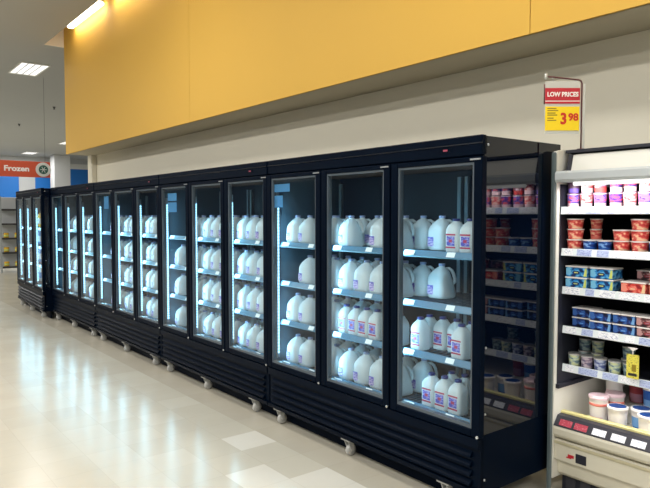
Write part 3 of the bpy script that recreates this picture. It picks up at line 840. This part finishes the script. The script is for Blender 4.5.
def big_tub(name, body, lower, swoosh, lid, inset, h=.150):
    t = empty(name, (0, 0, 0), '', 'tub'); r = .053; b = MB()
    b.lathe([(r*.82, 0), (r*.84, h*.03), (r*.88, h*.35), (r*.93, h*.7), (r*.96, h*.87), (r, h*.88), (r, h*.905)], [lower, lower, body, M['whitep'], M['whitep'], M['whitep']], 26,
            patch={1: [(225, 320, swoosh)]} if swoosh else None)
    b.build('tub_body', t)
    l = MB(); l.lathe([(r*1.02, h*.90), (r*1.035, h*.92), (r*1.035, h*.985), (r*.99, h), (r*.86, h)], M['whitep'] if inset else lid, 26)
    l.lathe([(r*.86, h*.985), (r*.85, h*1.002)], lid, 26) ; l.build('lid', t)
    return t
PROTO['t_red'] = big_tub('cottage_cheese_tub', M['salm'] if 0 else M['whitep'], M['whitep'], M['pink'], M['pink'], False, .178)
PROTO['t_blu'] = big_tub('cottage_cheese_tub', M['whitep'], M['lblue'], M['lime'], M['dbl'], True)
PROTO['t_bl2'] = big_tub('cottage_cheese_tub', M['lblue'], M['whitep'], M['bluep'], M['dbl'], True)
PROTO['t_dk'] = big_tub('cottage_cheese_tub', M['bluep'], M['cyanb'], M['lblue'], M['whitep'], False)
PROTO['t_rd'] = big_tub('cottage_cheese_tub', M['dred'], M['dred'], M['mauve'], M['dred'], False)
# red hoop below the lid of the white tubs
hp = MB(); hp.lathe([(.0480, .122), (.0510, .122), (.0516, .136), (.0490, .136)], M['salm'], 26); hp.build('band', PROTO['t_red'])
LV = ['bottom', 'middle', 'top']
def stacks(rowname, group, spec, z, h, y0):
    """spec: (x, [product keys upward], noun)"""
    for i, (x, keys, dy) in enumerate(spec):
        for j, (k, noun) in enumerate(keys):
            pos = {1: 'alone', 2: ('lower', 'upper')[j] if len(keys) == 2 else '', 3: LV[j]}[len(keys)] if len(keys) <= 3 else ''
            lab = f'{noun}, {pos} in {DW[i]} stack from freezer, {rowname}'
            place(k, x+random.uniform(-.002, .002), y0+dy, z+j*h+.0005, lab, group, random.uniform(-.15, .15) if 'carton' not in noun else 0)
P = lambda k, n: (k, n)
pu, pk, dp, ma, gy, lb = P('pur', 'purple yogurt cup'), P('pnk', 'pink yogurt cup'), P('dpr', 'deep purple yogurt cup'), P('mau', 'mauve yogurt cup'), P('gry', 'grey yogurt cup'), P('lbl', 'light blue yogurt cup')
X0 = CX0+.028
st = []
seq = [(pu, gy), (pk, pk), (pu, ma), (dp, dp), (pk, dp), (pu, pk), (lb, ma), (pu, ma), (dp, dp), (pk, pk)]
for i, q in enumerate(seq): st.append((X0+.040+i*.0775+(.01 if i > 2 else 0), list(q), 0))
stacks('top case shelf', 'yogurt cups on the top shelf', st, CSH[4], .0825, 3.293)
rd, rk, bl = P('red', 'red and white tub'), P('rdk', 'small red tub'), P('blu', 'blue and white tub')
st = [(X0+.050, [rd, rd, rd], 0), (X0+.140, [bl], 0), (X0+.125, [rk, rk, rk], .085), (X0+.226, [bl], 0), (X0+.316, [rd, rd], 0.), (X0+.412, [rd, rd, rd], .0), (X0+.362, [rk, rk, rk], .09), (X0+.503, [bl], -.005), (X0+.50, [rk, rk], .085), (X0+.60, [rd, rd], 0), (X0+.70, [rd, rd, rd], 0)]
stacks('second case shelf from top', 'tubs on the second case shelf', st, CSH[3], .0575, 3.30)
cy, rc, nv, bn = P('cyn', 'blue carton'), P('rdc', 'red carton'), P('nvy', 'navy carton'), P('brn', 'brown carton')
st = [(X0+.075, [cy, cy], 0), (X0+.222, [cy, cy], 0), (X0+.395, [rc], 0), (X0+.415, [bn, bn], .12), (X0+.54, [rc, rc], 0), (X0+.68, [cy, cy], 0)]
stacks('third case shelf from top', 'cartons on the third case shelf', st, CSH[2], .0625, 3.325)
st = [(X0+.085, [nv, nv], .04), (X0+.215, [nv, nv], 0), (X0+.345, [nv, nv], 0), (X0+.47, [bn, bn], 0), (X0+.60, [bn, bn], 0), (X0+.73, [nv, nv], 0)]
stacks('fourth case shelf from top', 'cartons on the fourth case shelf', st, CSH[1], .0555, 3.335)
sg, te, mv, gb = P('sag', 'pale green cup'), P('tea', 'teal grey cup'), P('mvc', 'mauve cup'), P('gbl', 'grey blue cup')
st = [(X0+.05, [sg], 0), (X0+.125, [mv], 0), (X0+.205, [gb], 0), (X0+.285, [sg], 0), (X0+.36, [te], .01), (X0+.044, [te, te], .12), (X0+.122, [sg, sg], .12), (X0+.31, [sg, te], .1), (X0+.52, [gb], 0), (X0+.60, [sg], 0), (X0+.68, [mv], 0)]
stacks('lowest case shelf', 'small cups on the lowest case shelf', st, CSH[0], .0705, 3.315)
# tubs in the well
wl = 'cottage cheese tubs in the well of the dairy case'
zt = .3925; zb_ = .4895
for (k, x, y, z, lab) in (
    ('t_red', -1.830, 3.400, zt, 'white tub with red hoop at the front corner of the case well'),
    ('t_red', -1.795, 3.515, zt, 'white red-hooped tub second back from the front corner of case well'),
    ('t_blu', -1.705, 3.370, zt, 'white tub with blue lid and yellow flash beside the red-hooped tub'),
    ('t_bl2', -1.605, 3.435, zt, 'white tub with blue lid and large blue label panel'),
    ('t_blu', -1.525, 3.345, zt, 'white blue-lidded tub at the edge of view in the case well'),
    ('t_bl2', -1.41, 3.37, zt, 'white blue-panelled tub third along past the red-hooped tubs'),
    ('t_red', -1.872, 3.655, zb_+.002, 'tall white tub with red hoop on the step behind the front tubs'),
    ('t_rd', -1.765, 3.725, zb_, 'dark red tub at the back of the case well'),
    ('t_dk', -1.650, 3.655, zb_, 'deep blue tub with white lid on the step of the case well'),
    ('t_rd', -1.53, 3.70, zb_, 'second dark red tub at the back of the case well')):
    place(k, x, y, z, lab, wl)
# stand the raised tub on another
place('t_dk', -1.60, 3.555, zt-.075+.003, 'deep blue tub under the raised deep blue tub', wl) if 0 else None

# yellow price card hanging from the shelf above the small cups
t = empty('price_card', (-1.560, 3.228, .832), 'yellow price card hanging from a shelf edge among the small cups', 'price card')
b = MB(); b.box(-.032, .032, 0, .002, -.085, .04, M['tag_y']); b.box(-.022, .022, -.0008, 0, -.072, -.058, M['mark']); b.box(-.004, .018, -.0008, 0, -.048, -.012, M['ink']); b.build('card', t)
b = MB(); b.prism([(-.026, .075), (.026, .075), (.005, .060), (-.005, .060)], -.001, .003, M['whitep'], 'y'); b.box(-.002, .002, .0, .002, .035, .07, M['whitep']); b.build('clip', t)

# ------------------------------------------------------------------ low prices sign
f = Vector((-.787620, .614443, 0)).normalized()
r = Vector((.788454, .0, 0)); r = Vector((-f.y*-1, -f.x, 0)).normalized()      # horizontal, to the viewer's right
px, py = -1.910, 3.30
rz = math.atan2(r.y, r.x)
t = empty('price_sign', (px, py, 1.9555), 'red and yellow price sign on a thin dark rod above the dairy case', 'sign', rz=rz)
zb = 1.9555
b = MB(); b.tube([(0, 0, 0), (0, 0, .365), (-.006, 0, .378), (-.02, 0, .384), (-.19, 0, .402), (-.20, 0, .402)], .0045, M['rod'], 8)
b.tube([(-.207, 0, .25), (-.207, 0, .36)], .004, M['rod'], 6); b.lathe([(.02, 0), (.02, .004)], M['rod'], 12); b.build('rod', t)
b = MB(); b.box(-.205, -.012, -.004, -.001, .085, .375, M['acrylic'], .001); b.box(.006, .018, -.004, -.001, .0, .362, M['acrylic']); b.build('backing', t)
b = MB(); b.tube([(-.16, -.002, .375), (-.165, -.001, .398)], .002, M['steel'], 6); b.build('clip', t)
b = MB(); b.tube([(-.035, -.002, .37), (-.03, -.001, .388)], .002, M['steel'], 6); b.build('clip', t)
b = MB()
b.lathe([(.008, 0), (.008, .03)], M['acrylic'], 10, M4=Matrix.Translation((-.2, 0, .388))); b.build('knob', t)
b = MB(); b.box(-.205, -.012, -.007, -.0042, .252, .338, M['signred']); b.box(-.205, -.012, -.0076, -.007, .264, .268, M['lettering']); rc_ = b.build('red_card', t)
b = MB(); b.box(-.204, -.014, -.007, -.0042, .104, .236, M['signyel']); yc = b.build('yellow_card', t)
def face(x, z, y=-.008): return Matrix.Translation((x, y, z)) @ Matrix.Rotation(PI/2, 4, 'X')
text_mesh('LOW PRICES', .034, M['lettering'], 'lettering', rc_, face(-.108, .302), .0006, .0012, .9)
text_mesh('3', .085, M['price'], 'price_figure', yc, face(-.102, .166), .0006, .003, .9)
text_mesh('98', .056, M['price'], 'price_figure', yc, face(-.048, .176), .0006, .002, 1.)
b = MB()
for i, (zz, w) in enumerate(((.225, .05), (.214, .06), (.20, .045), (.189, .055), (.172, .035), (.16, .05))): b.box(-.192, -.192+w, -.0075, -.007, zz-.003, zz+.003, M['ink'])
b.build('small_print', yc)

# ------------------------------------------------------------------ far end of the store
# hanging aisle sign
sx, sy, sz = -16., 3.47, 2.665
t = empty('aisle_sign', (sx, sy, sz), 'orange-red hanging aisle sign with white lettering over the far freezer', 'sign')
b = MB(); b.box(-.02, .02, -.74, .66, -.185, .185, M['orange'], .003); b.box(-.021, .021, .50, .64, .02, .18, M['signgrey']) if 0 else None; b.build('board', t)
RX = Matrix.Rotation(PI/2, 4, 'Z') @ Matrix.Rotation(PI/2, 4, 'X')
text_mesh('Frozen', .17, M['lettering'], 'lettering', t, Matrix.Translation((.022, -.08, -.0)) @ RX, .001, .006, 1.15)
for yy in (.50, -.66):
    b = MB(); b.lathe([(.165, 0), (.17, .004), (.17, .016), (.165, .02)], M['signgrey'], 28, M4=Matrix.Translation((.02, yy, 0)) @ Matrix.Rotation(PI/2, 4, 'Y')); d = b.build('disc', t)
    b = MB()
    b.lathe([(.105, 0), (.105, .006)], M['green'], 24, M4=Matrix.Translation((.041, yy, 0)) @ Matrix.Rotation(PI/2, 4, 'Y'))
    for a in range(3):
        q = Matrix.Translation((.0475, yy, 0)) @ Matrix.Rotation(a*PI/3, 4, 'X'); b.box(-.0005, .002, -.075, .075, -.007, .007, M['signgrey'], 0, q)
    b.build('emblem', d)
b = MB()
for yy in (-.6, .55): b.tube([(0, yy, .18), (0, yy, ZC-sz)], .0035, M['mark'], 6)
b.build('hanger', t)
# blue wall panels on the far wall
for (y0, y1, z0, z1, top, lab) in ((6.1, 8.15, 2.55, 4.0, 0, 'large blue wall panel at the far end behind the aisle sign'),
                              (9.0, 10.15, 2.9, 3.95, 0, 'blue wall panel at the far end beside the white column'),
                              (10.9, 12.1, 3.1, 4.25, 1, 'blue wall panel with white top, between the column and the soffit')):
    b = MB(); b.box(FARX+.002, FARX+.06, y0, y1, z0, z1, M['blue'], .005)
    if top: b.box(FARX+.002, FARX+.06, y0, y1, z1+.001, z1+.3, M['trimw'], .005)
    tag(b.build('wall_panel'), lab, 'wall panel', 'blue panels on the far wall')
# metal rack with yellow bags past the end freezer
t = empty('wire_display_rack', (-19.4, 4.0, 0), 'grey display rack with yellow packs past the end freezer', 'rack')
b = MB()
for (x, y) in ((-.2, -.36), (.2, -.36), (-.2, .36), (.2, .36)): b.box(x-.02, x+.02, y-.02, y+.02, 0, 2.1, M['greyp'])
b.build('upright', t)
b = MB(); b.box(-.2, -.185, -.34, .34, .1, 2.08, M['farwall']); b.build('back_panel', t)
for z in (.15, .55, .95, 1.35, 1.75):
    b = MB(); b.box(-.2, .2, -.36, .36, z-.02, z, M['greyp']); b.box(.2, .215, -.36, .36, z-.04, z+.01, M['mark']); b.build('shelf', t)
pr = None
for i, z in enumerate((.15, .55, .95)):
    for j, yy in enumerate((-.2, .08)):
        lab = f'yellow pack {["near the aisle", "away from the aisle"][j]} on {["lowest", "second", "third"][i]} shelf of the grey display rack'
        if pr is None: pr = bag_proto(M['bag_y'], M['lime'], 'b').build('snack_pack'); o = tag(pr, lab, 'pack', 'yellow packs on the rack'); o.location = (-19.35, 4.0+yy, z+.003); o.rotation_euler = (0, 0, PI/2)
        else: o = dup(pr, (-19.35, 4.0+yy, z+.003), PI/2, lab)
        o.scale = (.7, .8, .55)
t = empty('upright_display_cooler', (-24.4, 4.4, 0), 'white lit display cooler at the far end behind the grey rack', 'cooler')
b = MB(); b.box(-.4, .35, -1.4, 1.2, 0, 2.2, M['trimw'], .01); b.build('body', t)
for k in range(3):
    b = MB(); b.box(.352, .37, -1.3+k*.83, -1.3+k*.83+.75, .35, 1.95, M['liner'], .003); d = b.build('door', t)
    b = MB(); b.box(.372, .38, -1.26+k*.83, -1.3+k*.83+.71, .4, 1.9, M['railtag']); b.build('pane', d)

# ------------------------------------------------------------------ camera, world, view
cam = bpy.data.cameras.new('camera'); co = bpy.data.objects.new('camera', cam); COL.objects.link(co)
Rt = Vector((.6150937128, .7884540091, 0)); U = Vector((-.0362555237, .0282838878, .99894222)); F = Vector((-.7876199981, .6144430789, -.04598305))
F.normalize(); Rt = F.cross(U).normalized(); U = Rt.cross(F).normalized()
co.matrix_world = Matrix(((Rt.x, U.x, -F.x, 0), (Rt.y, U.y, -F.y, 0), (Rt.z, U.z, -F.z, 1.59), (0, 0, 0, 1)))
cam.sensor_fit = 'HORIZONTAL'; cam.sensor_width = 36; cam.lens = 36*630/650; cam.clip_start = .05; cam.clip_end = 200
S.camera = co
w = bpy.data.worlds.new('world'); S.world = w; w.use_nodes = True
w.node_tree.nodes['Background'].inputs[0].default_value = (.9, .95, 1, 1); w.node_tree.nodes['Background'].inputs[1].default_value = .3
vs = S.view_settings
vs.view_transform = 'Standard'; vs.look = 'None'; vs.gamma = 1; vs.use_curve_mapping = False; vs.exposure = -.15
